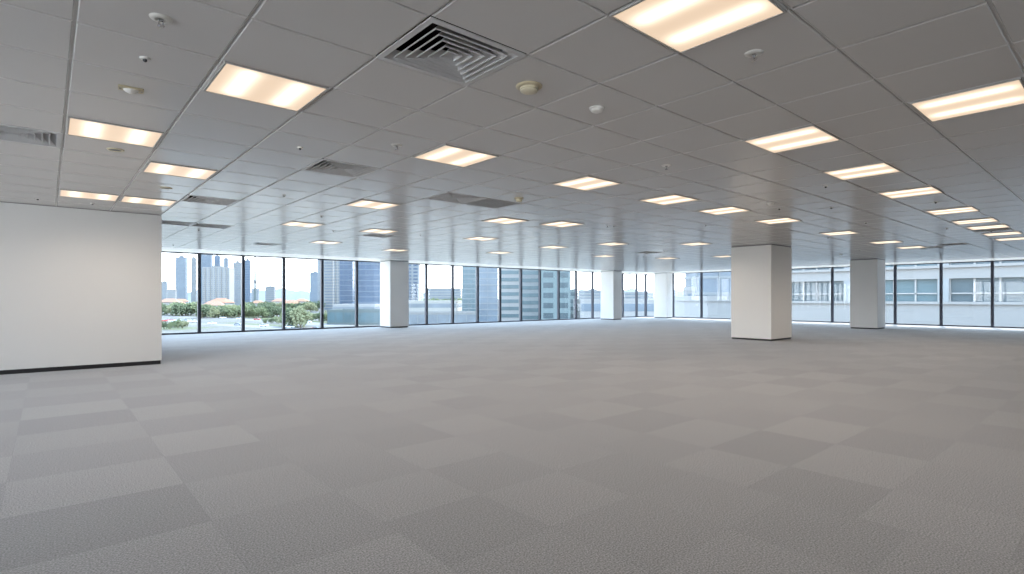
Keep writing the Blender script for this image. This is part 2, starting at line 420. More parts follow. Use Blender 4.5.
# ------------------------------------------------------------------ air diffusers
def make_vent():
    o = empty('air_diffuser'); W, H = .347, .318
    f = MB(); t = .030
    for (a0,b0,a1,b1) in ((-W,-H,W,-H+t),(-W,H-t,W,H),(-W,-H+t,-W+t,H-t),(W-t,-H+t,W,H-t)):
        f.box(a0,b0,-.002,a1,b1,.006)
    f.build('frame', M['white_metal'], o)
    f = MB()      # neck and plenum above the blades
    for (a0,b0,a1,b1) in ((-W,-H,W,-H+.01),(-W,H-.01,W,H),(-W,-H+.01,-W+.01,H-.01),(W-.01,-H+.01,W,H-.01)): f.box(a0,b0,.006,a1,b1,.20)
    f.box(-W,-H,.20,W,H,.21); f.build('plenum', M['duct'], o)
    n = 6
    for k in range(n):           # nested blades, each a square flared downwards
        ow, oh = (W-t)*(1-k/n), (H-t)*(1-k/n)
        iw, ih = ow-(W-t)/n*1.0, oh-(H-t)/n*1.0
        zl, zh = .0, .048
        if k == n-1: iw = ih = .004
        g = MB(); th = .0025
        for (z_, s_) in ((0, 1),):
            P0 = [(-ow,-oh),(ow,-oh),(ow,oh),(-ow,oh)]; P1 = [(-iw,-ih),(iw,-ih),(iw,ih),(-iw,ih)]
            for a in range(4):
                b2 = (a+1) % 4
                g.quad((*P0[a],zl),(*P0[b2],zl),(*P1[b2],zh),(*P1[a],zh))
                g.quad((*P0[b2],zl+.004),(*P0[a],zl+.004),(*P1[a],zh+.004),(*P1[b2],zh+.004))
                g.quad((*P0[b2],zl),(*P0[a],zl),(*P0[a],zl+.004),(*P0[b2],zl+.004))
        fl_ = .006
        for (a0,b0,a1,b1) in ((-ow,-oh,ow,-oh+fl_),(-ow,oh-fl_,ow,oh),(-ow,-oh+fl_,-ow+fl_,oh-fl_),(ow-fl_,-oh+fl_,ow,oh-fl_)): g.box(a0,b0,-.003,a1,b1,.003)
        g.build('louvre_blade', M['white_metal'], o)
    return o
proto_v = None
for ij, lab in VENTS:
    o = proto_v = make_vent() if proto_v is None else copy_tree(proto_v)
    x0, y0, x1, y1 = cell(*ij); o.location = ((x0+x1)/2, (y0+y1)/2, CZ); tag(o, lab, 'air vent', 'square ceiling air diffusers')
# flush return grille
x0, y0, x1, y1 = cell(*GRILLE)
o = empty('return_grille', ((x0+x1)/2, (y0+y1)/2, CZ)); W, H = .34, .315
g = MB()
for (a0,b0,a1,b1) in ((-W,-H,W,-H+.03),(-W,H-.03,W,H),(-W,-H+.03,-W+.03,H-.03),(W-.03,-H+.03,W,H-.03)): g.box(a0,b0,-.006,a1,b1,-.001)
g.build('frame', M['frame_grey'], o)
g = MB()
for k in range(24):
    y = -H+.03+(2*H-.06)*(k+.25)/24; g.box(-W+.03, y, -.006, W-.03, y+.012, -.0015)
g.build('blades', M['frame_grey'], o)
g = MB(); g.box(-W+.03,-H+.03,-.0014,W-.03,H-.03,-.0006); g.build('backing', M['duct'], o)
tag(o, 'flat grey return air grille with fine slats beside the square diffuser in mid ceiling', 'air vent')

# ------------------------------------------------------------------ small ceiling fittings
def sprinkler():
    o = empty('sprinkler_head')
    g = MB(); g.lathe([(0,-.004),(.040,-.004),(.052,-.0),(.052,.002)][::-1]+[(.0,-.006)], 24)
    g = MB(); g.lathe([(.055,.001),(.052,-.006),(.034,-.012),(.020,-.012),(.018,-.005),(.0,-.005)], 28); g.build('escutcheon', M['whitepl'], o, True)
    g = MB(); g.lathe([(.012,-.005),(.012,-.022),(.006,-.024),(.0,-.024)], 14)
    for s in (-1, 1): g.box(s*.013-.0025,-.0025,-.045, s*.013+.0025,.0025,-.016)
    g.box(-.0155,-.0025,-.048,.0155,.0025,-.044); g.build('frame_arms', M['chrome'], o)
    g = MB(); g.lathe([(.0,-.048),(.006,-.048),(.017,-.051),(.017,-.053),(.0,-.053)], 16); g.build('deflector', M['chrome'], o)
    return o
def smoke(base, dome, r=.055, h=.045):
    o = empty('smoke_detector')
    g = MB(); g.lathe([(r*1.15,.001),(r*1.15,-.008),(r*1.02,-.016),(r*.9,-.018),(0,-.018)], 32); g.build('base', base, o, True)
    g = MB(); g.lathe([(r*.82,-.017),(r*.82,-.026),(r*.70,-.028),(r*.70,-.032),(r*.80,-.034),(r*.72,-h),(r*.4,-h-.008),(0,-h-.01)], 32); g.build('cover', dome, o, True)
    return o
def dome():
    o = empty('ceiling_sensor')
    g = MB(); g.lathe([(.040,.001),(.040,-.006),(.036,-.010),(0,-.010)], 28); g.build('base', M['whitepl'], o, True)
    g = MB(); g.lathe([(.035,-.009),(.034,-.016),(.027,-.024),(.015,-.030),(0,-.032)], 28); g.build('lens', M['whitepl'], o, True)
    return o
def small():
    o = empty('ceiling_sensor')
    g = MB(); g.lathe([(.030,.001),(.030,-.004),(.024,-.008),(0,-.008)], 22); g.build('base', M['whitepl'], o, True)
    g = MB(); g.lathe([(.013,-.007),(.012,-.018),(.006,-.024),(0,-.025)], 16); g.build('sensor_eye', M['lens'], o, True)
    return o
def disc():
    o = empty('ceiling_speaker')
    g = MB(); g.lathe([(.075,.001),(.073,-.006),(.055,-.009),(.050,-.004)], 30); g.build('ring', M['cream'], o, True)
    g = MB(); g.lathe([(.050,-.004),(.03,-.008),(0,-.010)], 24); g.build('cone', M['gap'], o, True)
    return o
def emergency():
    o = empty('ceiling_emergency_light')
    g = MB(); g.cbox(-.075,-.045,-.010,.075,.045,0,.006); g.build('plate', M['tan'], o)
    g = MB(); pr = [(.0,-.038),(.012,-.036),(.024,-.028),(.032,-.016),(.034,-.009)]
    g.lathe(pr, 24); 
    for k in range(len(g.v)): x_, y_, z_ = g.v[k]; g.v[k] = (x_*1.4, y_, z_)
    g.build('lamp_dome', M['whitepl'], o, True)
    for s in (-1, 1):
        g = MB(); g.lathe([(0,-.014),(.004,-.014),(.005,-.009)], 10, s*.064, .0); g.build('screw', M['gap'], o)
    return o
FIT = [
 ('spr',161,18,'white sprinkler head with chrome deflector at the top left of the ceiling'),
 ('small',145,58,'tiny white sensor between the top left sprinkler and the rectangular emergency light'),
 ('emg',131,88.5,'beige rectangular emergency light fitting with a domed lamp'),
 ('disc',115.5,149.6,'round cream speaker just below the second light panel on the left'),
 ('disc',166,187.8,'round cream speaker below the light panel left of centre near the partition'),
 ('small',37.7,198.5,'small dark sensor just above the left part of the partition'),
 ('small',92.5,203.3,'small sensor between the left partition light and the partition top'),
 ('smk',529,86,'cream smoke detector with a yellowed ring beside the nearest air diffuser'),
 ('dome',597,108,'small white domed sensor right of the cream smoke detector'),
 ('spr',754,53,'white sprinkler head hanging right of the largest light panel'),
 ('spr',396.6,145,'sprinkler head left of the middle light panel'),
 ('small',300,147.3,'small dark sensor above the second air diffuser'),
 ('spr',666.4,165.3,'sprinkler head between the centre row and the right-hand row of lights'),
 ('small',284,195,'small dark sensor right of the diffuser near the partition'),
 ('small',321.3,216,'small dark sensor above the fourth window, left of the panel row'),
 ('smk2',519,198,'small round detector right of the return grille'),
 ('small',333.3,230.7,'tiny dark sensor left of the panel above the leftmost column'),
 ('small',420.4,235,'tiny dark sensor right of the leftmost column lights'),
 ('small',607.5,226,'left one of a tiny pair of sensors above the second column'),
 ('small',613.9,225.7,'right one of a tiny pair of sensors above the second column'),
 ('small',628.2,244,'tiny dark sensor right of the light above the second column'),
 ('spr',592.3,253,'far sprinkler head left of the second column'),
 ('spr',665,250.5,'far sprinkler head hanging above the narrow column'),
 ('small',643.3,256.8,'tiny sensor between the second column and the narrow column'),
 ('small',705.8,225,'tiny sensor between the fourth centre light and the largest column'),
 ('small',825.7,186,'small sensor left of the third light in the right-hand row'),
 ('small',831.2,207.3,'small sensor below the third light of the right-hand row'),
 ('small',779.3,208.4,'small sensor above the light over the largest column'),
 ('dome',770.5,202.8,'tiny white dome sensor above and left of the largest column light'),
 ('small',865.9,222.4,'tiny pale sensor above the rightmost column'),
 ('small',935.7,201.8,'small dark sensor between the third and fourth lights of the right-hand row'),
 ('small',946.7,228.2,'tiny dark sensor left of the sixth right-hand light'),
 ('small',991.4,231.2,'tiny dark sensor among the last right-hand lights'),
 ('small',828.2,237.5,'tiny sensor below the far light between the two right columns'),
 ('small',882.7,244,'tiny sensor above the right edge of the rightmost column'),
 ('small',859.6,249.8,'tiny sensor touching the top of the rightmost column'),
 ('dome',840.8,254,'pale dome sensor near the windows left of the rightmost column'),
 ('small',198.8,229.7,'tiny dark sensor above the first windows'),
 ('small',220,250,'tiny sensor at the head of the second window'),
 ('small',173.2,244.8,'tiny sensor at the head of the first window'),
]
protos = {}
mk = {'spr': sprinkler, 'small': small, 'emg': emergency, 'disc': disc, 'smk': lambda: smoke(M['tan'], M['cream'], .06, .05),
      'smk2': lambda: smoke(M['tan'], M['cream'], .06, .05), 'dome': dome}
cats = {'spr':'sprinkler','small':'sensor','emg':'emergency light','disc':'speaker','smk':'smoke detector','smk2':'smoke detector','dome':'sensor'}
grp = {'spr':'sprinkler heads','small':'small ceiling sensors','disc':'round ceiling speakers','dome':'small ceiling sensors'}
for k, u, v, lab in FIT:
    o = protos[k] = mk[k]() if k not in protos else copy_tree(protos[k])
    x, y = ceil_at(u, v); o.location = (x, y, CZ-.001); tag(o, lab, cats[k], grp.get(k))
    if k == 'spr': o.rotation_euler.z = .6; o.scale = (1,1,.8)
    if k == 'smk': o.scale = (1.35,1.35,.8)
    if k == 'dome': o.scale = (1.5,1.5,1.2)
    if k == 'emg': o.rotation_euler.z = R(-4)

#OUTSIDE-BEGIN
# ------------------------------------------------------------------ the city outside (street level is 15 m below)
GZ = -15.0
def flat(name, c, rough=.8, noise=.08, scale=.05): return paint(name, c, rough, .2, noise, scale)
B = {k: flat('facade_'+k, (c[0]*.42+.01, c[1]*.40+.01, c[2]*.37+.01, 1)) for k, c in {
 'bluegrey': (.20,.26,.34,1), 'steel': (.26,.33,.42,1), 'cream': (.52,.52,.52,1), 'grey': (.33,.35,.37,1), 'white': (.55,.56,.58,1),
 'pale': (.42,.46,.50,1), 'teal': (.28,.37,.40,1), 'concrete': (.43,.44,.455,1), 'brick': (.48,.27,.20,1), 'rooftile': (.50,.26,.17,1),
 'whiteroof': (.62,.62,.60,1), 'wallgreen': (.20,.25,.26,1), 'beige': (.42,.38,.32,1)}.items()}
def shiny(name, c, rough=.25): return paint(name, (c[0]*.75, c[1]*.72, c[2]*.7, 1), rough, .3, .4, .12)  # strong tone noise stands in for reflections on the glass
GL = {'blue': shiny('tower_glass_blue', (.055,.095,.155,1)), 'pale': shiny('tower_glass_pale', (.15,.19,.23,1)), 'teal': shiny('tower_glass_teal', (.10,.155,.175,1)),
      'dark': shiny('window_glass_dark', (.07,.10,.115,1)), 'grey': shiny('tower_glass_grey', (.17,.20,.225,1))}
M['asphalt'] = flat('asphalt', (.075,.075,.076,1), .9, .12, .02); M['road'] = flat('road_surface', (.105,.105,.104,1), .9, .05, .01)
M['ground'] = flat('city_ground', (.072,.072,.064,1), .95, .35, .012); M['lawn'] = flat('lawn_grass', (.06,.07,.036,1), .95, .25, .05)
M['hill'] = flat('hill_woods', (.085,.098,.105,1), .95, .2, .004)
M['bark'] = flat('bark', (.13,.10,.07,1)); M['tyre'] = flat('tyre_rubber', (.02,.02,.02,1))
leaf = [flat('foliage_%s' % n, c, .9, .35, .6) for n, c in (('deep',(.085,.105,.060,1)),('mid',(.125,.145,.075,1)),('olive',(.175,.18,.10,1)))]  # greens paled and greyed, distance haze mixed into the colour

g = MB(); n0 = 0
g.box(-3500, YL+1.5, GZ-1, 6000, 6000, GZ); g.box(XR+1.5, -3000, GZ-1, 6000, YL+1.5, GZ)
struct(g.build('ground', M['ground']))
M['bounce_deck'] = flat('bounce_deck_pale', (.47,.445,.40,1), .8, .05, .3)
g = MB()     # unseen pale deck, added to bounce daylight onto the ceiling by the windows
g.box(-30, YL+.6, -5.0, XR+14, YL+26, -4.4); g.box(XR+.6, -40, -5.0, XR+14, YL+.6, -4.4)
for q_ in ((-30, YL+25.7, XR+14, YL+26), (XR+13.7, -40, XR+14, YL+25.7)): g.box(q_[0], q_[1], -4.4, q_[2], q_[3], -3.9)
g.box(-30, YL+.8, GZ, XR+13.5, YL+25.5, -5.0); g.box(XR+.8, -40, GZ, XR+13.5, YL+.8, -5.0)
struct(g.build('added_bounce_deck', M['bounce_deck']))

def facing(u, D, off=0):
    x, y = ray_pt(u, D); return math.atan2(y, x) - pi/2 + off    # local -Y looks at the building we stand in

def tower(name, label, u0, u1, vtop, D, wall, glazing_, style='bands', storey=3.6, depth=None, turn=0, vbase=None, cat='building', group=None, roofbox=True, nmax=60, zb=None):
    uc = (u0+u1)/2; W = (u1-u0)/F*D / max(.6, cos(turn)); H = zat(vtop, D) - GZ
    z0 = GZ if zb is None else zb; H = zat(vtop, D) - z0
    dp = depth or W*(.35 if D >= 900 else .8); x, y = ray_pt(uc, D + dp/2)
    view = math.atan((uc-512)/F)
    o = empty(name, (x, y, z0), YAW - pi/2 + turn)
    hw, hd = W/2, dp/2
    b = MB(); b.box(-hw, -hd, 0, hw, hd, H); 
    b.box(-hw-.15,-hd-.15,H,hw+.15,-hd+.3,H+1.0); b.box(-hw-.15,hd-.3,H,hw+.15,hd+.15,H+1.0); b.box(-hw-.15,-hd+.3,H,-hw+.3,hd-.3,H+1.0); b.box(hw-.3,-hd+.3,H,hw+.15,hd-.3,H+1.0)
    b.build('wall', wall, o)
    n = min(nmax, max(1, int(H/storey)))
    st = H/n
    if style == 'bands':
        for k in range(n):
            q = MB(); z = k*st+st*.32; q.box(-hw+.4,-hd-.08,z,hw-.4,-hd,z+st*.5); q.box(-hw-.08,-hd+.4,z,-hw,hd-.4,z+st*.5); q.box(hw,-hd+.4,z,hw+.08,hd-.4,z+st*.5)
            q.build('window_band', glazing_, o)
    elif style == 'strips':
        c_ = max(3, int(W/4.2)); sw = W/c_
        for k in range(c_):
            q = MB(); x_ = -hw+sw*(k+.5)
            for r in range(n): q.box(x_-sw*.28,-hd-.08,r*st+st*.25,x_+sw*.28,-hd,r*st+st*.85)
            q.build('window_column', glazing_, o)
            if k % 2 == 0:
                q = MB(); q.box(x_+sw*.5-.25,-hd-.9,0,x_+sw*.5+.25,-hd-.081,H); q.build('pier', wall, o)
    elif style == 'curtain':
        q = MB(); q.box(-hw+.3,-hd-.1,0,hw-.3,-hd,H-.6); q.box(-hw-.1,-hd+.3,0,-hw,hd-.3,H-.6); q.box(hw,-hd+.3,0,hw+.1,hd-.3,H-.6); q.build('glass_skin', glazing_, o)
        for k in range(n):
            q = MB(); q.box(-hw-.16,-hd-.22,k*st,hw+.16,-hd-.1,k*st+st*.16); q.box(-hw-.22,-hd-.1,k*st,-hw-.1,hd,k*st+st*.16); q.box(hw+.1,-hd-.1,k*st,hw+.22,hd,k*st+st*.16); q.build('floor_band', wall, o)
        c_ = max(2, int(W/5))
        for k in range(1, c_):
            q = MB(); x_ = -hw+W*k/c_; q.box(x_-.12,-hd-.34,0,x_+.12,-hd-.221,H); q.build('fin', wall, o)
    elif style == 'wide':
        for k in range(n):
            c_ = max(2, int(W/7)); sw = W/c_
            for r in range(c_):
                q = MB(); x_ = -hw+sw*(r+.5); z = k*st+st*.3; q.box(x_-sw*.34,-hd-.08,z,x_+sw*.34,-hd,z+st*.52); q.build('window', glazing_, o)
    if roofbox:
        q = MB(); q.box(-hw*.4,-hd*.4,H,hw*.35,hd*.5,H+min(5,H*.06)); q.build('plant_room', B['grey'], o)
    tag(o, label, cat, group); return o

T = tower
# skyline through the first windows, left to right
T('office_tower','slim blue-grey tower standing alone in the first window',176.5,186.5,257.5,1300,B['steel'],GL['grey'])
T('office_tower','narrow grey tower at the right edge of the first window',191.5,196,258,1500,B['grey'],GL['grey'])
T('office_tower','blue-grey tower rising behind the white apartment block, left one',200,212,254,1500,B['bluegrey'],GL['pale'])
T('office_tower','narrow blue tower behind the middle of the white apartment block',214.5,220,256,1600,B['steel'],GL['blue'])
T('office_tower','thin blue tower behind the right end of the white apartment block',224,228,258.5,1500,B['bluegrey'],GL['grey'])
T('apartment_block','broad white apartment block with columns of windows in the second window',205,232,268,900,B['cream'],GL['grey'],'strips',3.2)
T('office_tower','grey tower at the right of the second window beside the mullion',234,241.3,263,1100,B['grey'],GL['grey'])
T('office_tower','blue tower at the left edge of the third window',244.6,250.4,260.5,1200,B['steel'],GL['blue'])
o = empty('mast', (*ray_pt(255, 800), GZ)); q = MB(); q.lathe([(2.0,0),(1.6,30),(1.2,zat(256,800)-GZ),(0,zat(256,800)-GZ+.1)], 10); q.build('pole', B['wallgreen'], o)
q = MB(); q.lathe([(1.3,38),(2.6,39),(2.6,42),(1.0,43)], 10); q.build('platform', B['grey'], o); tag(o,'thin tall grey mast against the sky in the third window','mast')
T('office_building','low grey-blue office block behind the trees in the third window',266,275,287,1000,B['concrete'],GL['grey'])
T('office_building','low pale building left of the low office block in the third window',252,259,289,1100,B['pale'],GL['grey'])
T('office_building','small grey building at the far left edge of the first window',162,167,282,1400,B['pale'],GL['grey'])
T('office_building','low apartment block behind the red roofs in the first window',168,176,290,1000,B['cream'],GL['grey'])
T('office_tower','pale blue stepped block left of the glass towers in the fifth window',310.5,320,273,900,B['steel'],GL['pale'])
T('office_tower','grey-blue glass tower at the left of the fifth window group',318.5,325,240,800,B['pale'],GL['grey'],'curtain')
T('office_tower','pale grey banded tower beside the fourth mullion',325.3,334,236,700,B['concrete'],GL['pale'],'bands')
T('office_tower','cream tower slab between the grey and the blue glass towers',334.2,340.5,238,690,B['cream'],GL['pale'],'strips')
T('office_tower','deep blue glass tower left of the fifth mullion',341,354,234,640,B['steel'],GL['blue'],'curtain',6)
T('office_tower','widest deep blue glass tower, left of the leftmost column',357.5,386,232,560,B['steel'],GL['blue'],'curtain',5.5)
T('podium','long low dark green-grey podium at the foot of the blue glass towers',334,392,311.5,330,B['wallgreen'],GL['teal'],'curtain',4.5,30,0,roofbox=False)
T('office_building','low white warehouse in front of the blue glass towers',340,382,305.5,420,B['white'],GL['grey'],'bands',4,40,roofbox=False)
T('office_tower','pale blue tower with dark windows right of the leftmost column',407,419.5,236,600,B['pale'],GL['blue'],'wide',3.8)
T('office_building','low grey office row behind the trees right of the leftmost column',428,463,289,900,B['concrete'],GL['grey'],'bands',4,60)
T('warehouse','wide white low warehouse below the open sky, right of the leftmost column',408,462,302,420,B['whiteroof'],GL['grey'],'bands',5,60,roofbox=False)
T('fence_building','long blue-grey sawtooth shed in front of the white warehouse',400,478,313.5,300,B['concrete'],GL['grey'],'curtain',6,14,roofbox=False)
T('office_tower','teal glass tower right of the open sky',462.5,476,240,420,B['pale'],GL['teal'],'curtain',3.6)
T('office_building','pale stepped glass building right of the teal tower',478,498,267,360,B['pale'],GL['pale'],'curtain',3.8)
T('office_building','tall pale block rising behind the stepped glass building',484,497,252,520,B['white'],GL['pale'],'bands',4)
T('office_building','banded blue-white office building in the middle of the windows',499.5,519.5,262,300,B['white'],GL['teal'],'bands',4)
T('office_building','banded teal office building right of the blue-white one',520.5,539.5,240,280,B['pale'],GL['teal'],'bands',3.8)
T('office_building','teal office building with dark square windows, right end of the glass group',540,569.5,240,260,B['teal'],GL['dark'],'wide',4.6,nmax=14)
T('office_building','low blue-grey block beside the dark-windowed teal building',569.5,577,291,300,B['teal'],GL['dark'],'bands',4)
T('warehouse','white low building left of the second column',576,603,301,260,B['white'],GL['pale'],'bands',6,30,roofbox=False)
T('office_building','low distant grey building left of the second column',577,603,291,800,B['concrete'],GL['grey'],'bands',4,40)
T('warehouse','white low building between the second column and the narrow column',612,656,301,260,B['white'],GL['pale'],'bands',6,30,roofbox=False)
T('office_building','low distant blue-grey building between the second and narrow columns',622,650,293,800,B['concrete'],GL['grey'],'bands',4,40)
T('rooftop_building','white rooftop structure right of the narrow column',682,740,301.5,95,B['white'],GL['pale'],'none',4,20,R(4),roofbox=False)
T('office_building','pale glass building with vertical fins left of the largest column',690,735,262,140,B['pale'],GL['pale'],'curtain',4.2)
T('office_building','small stepped pale building right of the narrow column',685,693,291,125,B['white'],GL['pale'],'bands',3.5)

# opposite wing: pale concrete bands and ribbon windows, parallel to the right glazing
o = empty('opposite_building', (56, 10, GZ)); H = 15+16
body = MB(); 
def zz(v, u=897): 
    t = (u-512)/F; return EYE - (v-CY)/F*(56/(ca+t*sa))
levels = [(zz(279.7), zz(301.4)), (zz(245.5), zz(267))]
Y0, Y1 = -46, 4.5+12.8          # local y extent
Y0 = -60; 
yl1 = 13.6
# solid bands between the ribbons, everything measured from the street
bands = [(0, levels[0][1]-GZ), (levels[0][0]-GZ, levels[1][1]-GZ), (levels[1][0]-GZ, H)]
for z0, z1 in bands: body.box(0, Y0, z0, 18, yl1, z1)
for z0, z1 in bands[:-1]: body.box(-.18, Y0, z1-.22, 0, yl1, z1)                  # sill lip
body.box(3, Y0, 0, 18, yl1, H-.1); body.build('wall', B['concrete'], o)
q = MB(); q.box(-.10, Y0, levels[0][1]-GZ-4.1, 0, yl1, levels[0][1]-GZ-3.8); q.build('ledge', B['white'], o)
for li, (zt, zb) in enumerate(levels):
    y = yl1-.8
    k = 0
    while y > Y0+3:
        wd = 6.2 if k % 3 else 4.8
        if li == 0 or k < 14:
            q = MB(); za, zc = zb-GZ, zt-GZ
            q.box(.35, y-wd, za, .45, y, zc); f = q.build('window', GL['teal'] if k % 2 else GL['dark'], o)
            q = MB(); m_ = 4
            for r in range(m_+1):
                yy = y-wd+wd*r/m_; q.box(.2, yy-.06, za, .36, yy+.06, zc)
            q.box(.2, y-wd, za+(zc-za)*.36-.05, .36, y, za+(zc-za)*.36+.05); q.build('window_frame', B['white'], f)
        q = MB(); q.box(-.05, y-wd-.75, zb-GZ, .9, y-wd-.02, zt-GZ); q.build('pier', B['pale'], o)
        y -= wd+.77; k += 1
tag(o, 'pale concrete building with ribbon windows filling the view of the right windows', 'building')

# low houses in the first windows
def house(u, v, D, w, h, label, k):
    x, y = ray_pt(u, D); o = empty('house', (x, y, GZ), YAW - pi/2 + rnd.uniform(-.5,.5))
    b = MB(); b.box(-w/2,-w*.35,0,w/2,w*.35,h); b.build('wall', B['cream' if k % 2 else 'white'], o)
    r = MB(); n = 0; e = .6; hh = h + w*.22
    r.v = [(-w/2-e,-w*.35-e,h),(w/2+e,-w*.35-e,h),(w/2+e,w*.35+e,h),(-w/2-e,w*.35+e,h),(-w*.25,0,hh),(w*.25,0,hh)]
    r.f = [(0,1,5,4),(1,2,5),(2,3,4,5),(3,0,4),(0,3,2,1)]; r.m = [0]*5; r.build('roof', B['rooftile'] if k % 3 != 1 else B['brick'], o)
    for s in (-1, 0, 1):
        q = MB(); q.box(s*w*.3-.6,-w*.35-.06,h*.35,s*w*.3+.6,-w*.35,h*.7); q.build('window', GL['dark'], o)
    tag(o, label, 'house', 'low houses with red roofs')
hs = [(164,640,'red-roofed house at the left edge of the first window'),(170,610,'red-roofed house second from the left in the first window'),(175.5,660,'red-roofed house in the middle of the first window'),(181,700,'red-roofed house behind the trees right of centre in the first window'),
      (214,520,'red-roofed house in front of the white apartment block, left one'),(221,540,'red-roofed house in front of the white apartment block, right one'),(258,760,'pale house with a red roof in the third window'),(280,740,'small house at the right end of the third window'),
      (292,700,'small house in the left half of the fourth window'),(302,760,'small house in the middle of the fourth window')]
for k, (u, D, lab) in enumerate(hs): house(u, 0, D, 16+2*(k % 3), 9+(k % 2)*2.5, lab, k)

# roads, lawns and car park
def strip(name, pts, wdt, mat, z):
    q = MB()
    P = [ray_pt(u, D) for u, D in pts]
    for a, b in zip(P, P[1:]):
        dx, dy = b[0]-a[0], b[1]-a[1]; L = sqrt(dx*dx+dy*dy); nx, ny = -dy/L*wdt/2, dx/L*wdt/2
        q.quad((a[0]-nx,a[1]-ny,z),(b[0]-nx,b[1]-ny,z),(b[0]+nx,b[1]+ny,z),(a[0]+nx,a[1]+ny,z))
    return struct(q.build(name, mat))
strip('road_1', [(60,520),(160,470),(205,440),(250,400),(300,350),(345,310)], 18, M['road'], GZ+.06)
strip('road_2', [(90,360),(170,340),(215,330),(262,300),(330,262),(420,250)], 15, M['road'], GZ+.08)
strip('road_3', [(180,700),(230,560),(262,480),(300,440)], 12, M['asphalt'], GZ+.07)
strip('parking_ground', [(110,420),(160,390),(196,372)], 34, M['asphalt'], GZ+.05)
strip('lawn_1', [(120,300),(165,290),(200,285)], 26, M['lawn'], GZ+.04); strip('lawn_2', [(205,490),(240,470),(285,430)], 30, M['lawn'], GZ+.03)
strip('lawn_3', [(286,380),(320,350),(350,345)], 30, M['lawn'], GZ+.035); strip('lawn_4', [(225,352),(270,322),(300,300)], 9, M['lawn'], GZ+.035)

# cars
carpaint = [paint('car_white', (.75,.76,.78,1), .3, .6), paint('car_grey', (.22,.24,.27,1), .3, .6), paint('car_red', (.45,.06,.05,1), .3, .6)]
def make_car(cp_):
    o = empty('car'); b = MB()
    prof = [(-2.2,.35),(-2.2,.95),(-1.9,1.0),(2.1,.92),(2.25,.7),(2.25,.35)]
    def ext(pr, hw_, b):
        n = len(b.v); k = len(pr); b.v += [(x,-hw_,z) for x,z in pr]+[(x,hw_,z) for x,z in pr]
        for i in range(k):
            j = (i+1) % k; b.f.append((n+i,n+k+i,n+k+j,n+j)); b.m.append(0)
        b.f.append(tuple(n+i for i in range(k))); b.m.append(0); b.f.append(tuple(n+k+i for i in reversed(range(k)))); b.m.append(0)
    ext(prof, .9, b); b.build('body', cp_, o)
    b = MB(); ext([(-1.7,.99),(-1.3,1.42),(.5,1.45),(1.2,.95)], .78, b); b.build('cabin', GL['dark'], o)
    for sx in (-1.35, 1.35):
        for sy in (-.82, .82):
            w_ = MB(); w_.lathe([(0,-.1),(.32,-.1),(.32,.1),(0,.1)], 14); w_.v = [(x+sx, z+sy, y+.33) for x, y, z in w_.v]; w_.build('wheel', M['tyre'], o)
    return o
cars = [make_car(c_) for c_ in carpaint]; used = [False]*3
spots = []
for r_ in range(2):
    for k in range(9): spots.append((134+ k*7.2 + r_*2, 398 - k*3.2 + r_*(-16), 'parked', k, r_))
for k in range(7): spots.append((206+k*17, [438,424,409,394,378,364,350][k], 'road', k, 0))
for k in range(5): spots.append((212+k*26, [332,318,303,290,276][k], 'near', k, 0))
ords = ['first','second','third','fourth','fifth','sixth','seventh','eighth','ninth']
cn = ['white','grey','red']
for n_, (u, D, kind, k, r_) in enumerate(spots):
    if kind == 'parked' and u < 163: continue
    ci = [0,0,1,0,0,2,0,1][n_ % 8]
    if kind == 'parked': lab = '%s car parked %s from left in the %s row, first window' % (cn[ci], ords[k], ['farther','nearer'][r_])
    elif kind == 'road': lab = '%s car, %s from the left on the far road behind the strip of grass' % (cn[ci], ords[k])
    else: lab = '%s car, %s from the left on the near road below the windows' % (cn[ci], ords[k])
    o = cars[ci] if not used[ci] else copy_tree(cars[ci]); used[ci] = True
    x, y = ray_pt(u, D); o.location = (x, y, GZ+.09 if kind != 'parked' else GZ+.06); o.rotation_euler.z = YAW - pi/2 + (-.12 if kind != 'parked' else 1.3)
    tag(o, lab, 'car', {'parked':'cars in the car park','road':'cars on the far road','near':'cars on the near road'}[kind])
for k in range(3):
    if not used[k]: 
        for ch in list(cars[k].children): bpy.data.objects.remove(ch)
        bpy.data.objects.remove(cars[k])

# trees: crown of many small leaf clumps on a branching trunk
def crown_mesh(seed, n=420):
    r = random.Random(seed); q = MB()
    lobes = [(r.uniform(-.55,.55), r.uniform(-.55,.55), r.uniform(.35,.85), r.uniform(.28,.45)) for _ in range(9)] + [(0,0,.6,.5)]
    for i in range(n):
        lx, ly, lz, lr = r.choice(lobes); lz -= .12
        th, ph = r.uniform(0, 2*pi), math.acos(r.uniform(-.7, 1)); rr = lr*r.uniform(.75,1.05)
        cx, cy_, cz = lx+rr*sin(ph)*cos(th), ly+rr*sin(ph)*sin(th), lz+rr*cos(ph)*.75
        s = r.uniform(.05,.10); n0 = len(q.v)
        q.v += [(cx+s*r.uniform(.6,1.3),cy_,cz),(cx-s*r.uniform(.6,1.3),cy_+.3*s,cz),(cx,cy_+s*r.uniform(.6,1.3),cz+.2*s),(cx,cy_-s*r.uniform(.6,1.3),cz),(cx,cy_,cz+s),(cx,cy_,cz-s*.7)]
        for a, b, c_ in ((0,2,4),(2,1,4),(1,3,4),(3,0,4),(2,0,5),(1,2,5),(3,1,5),(0,3,5)): q.f.append((n0+a,n0+b,n0+c_)); q.m.append(0)
    return q
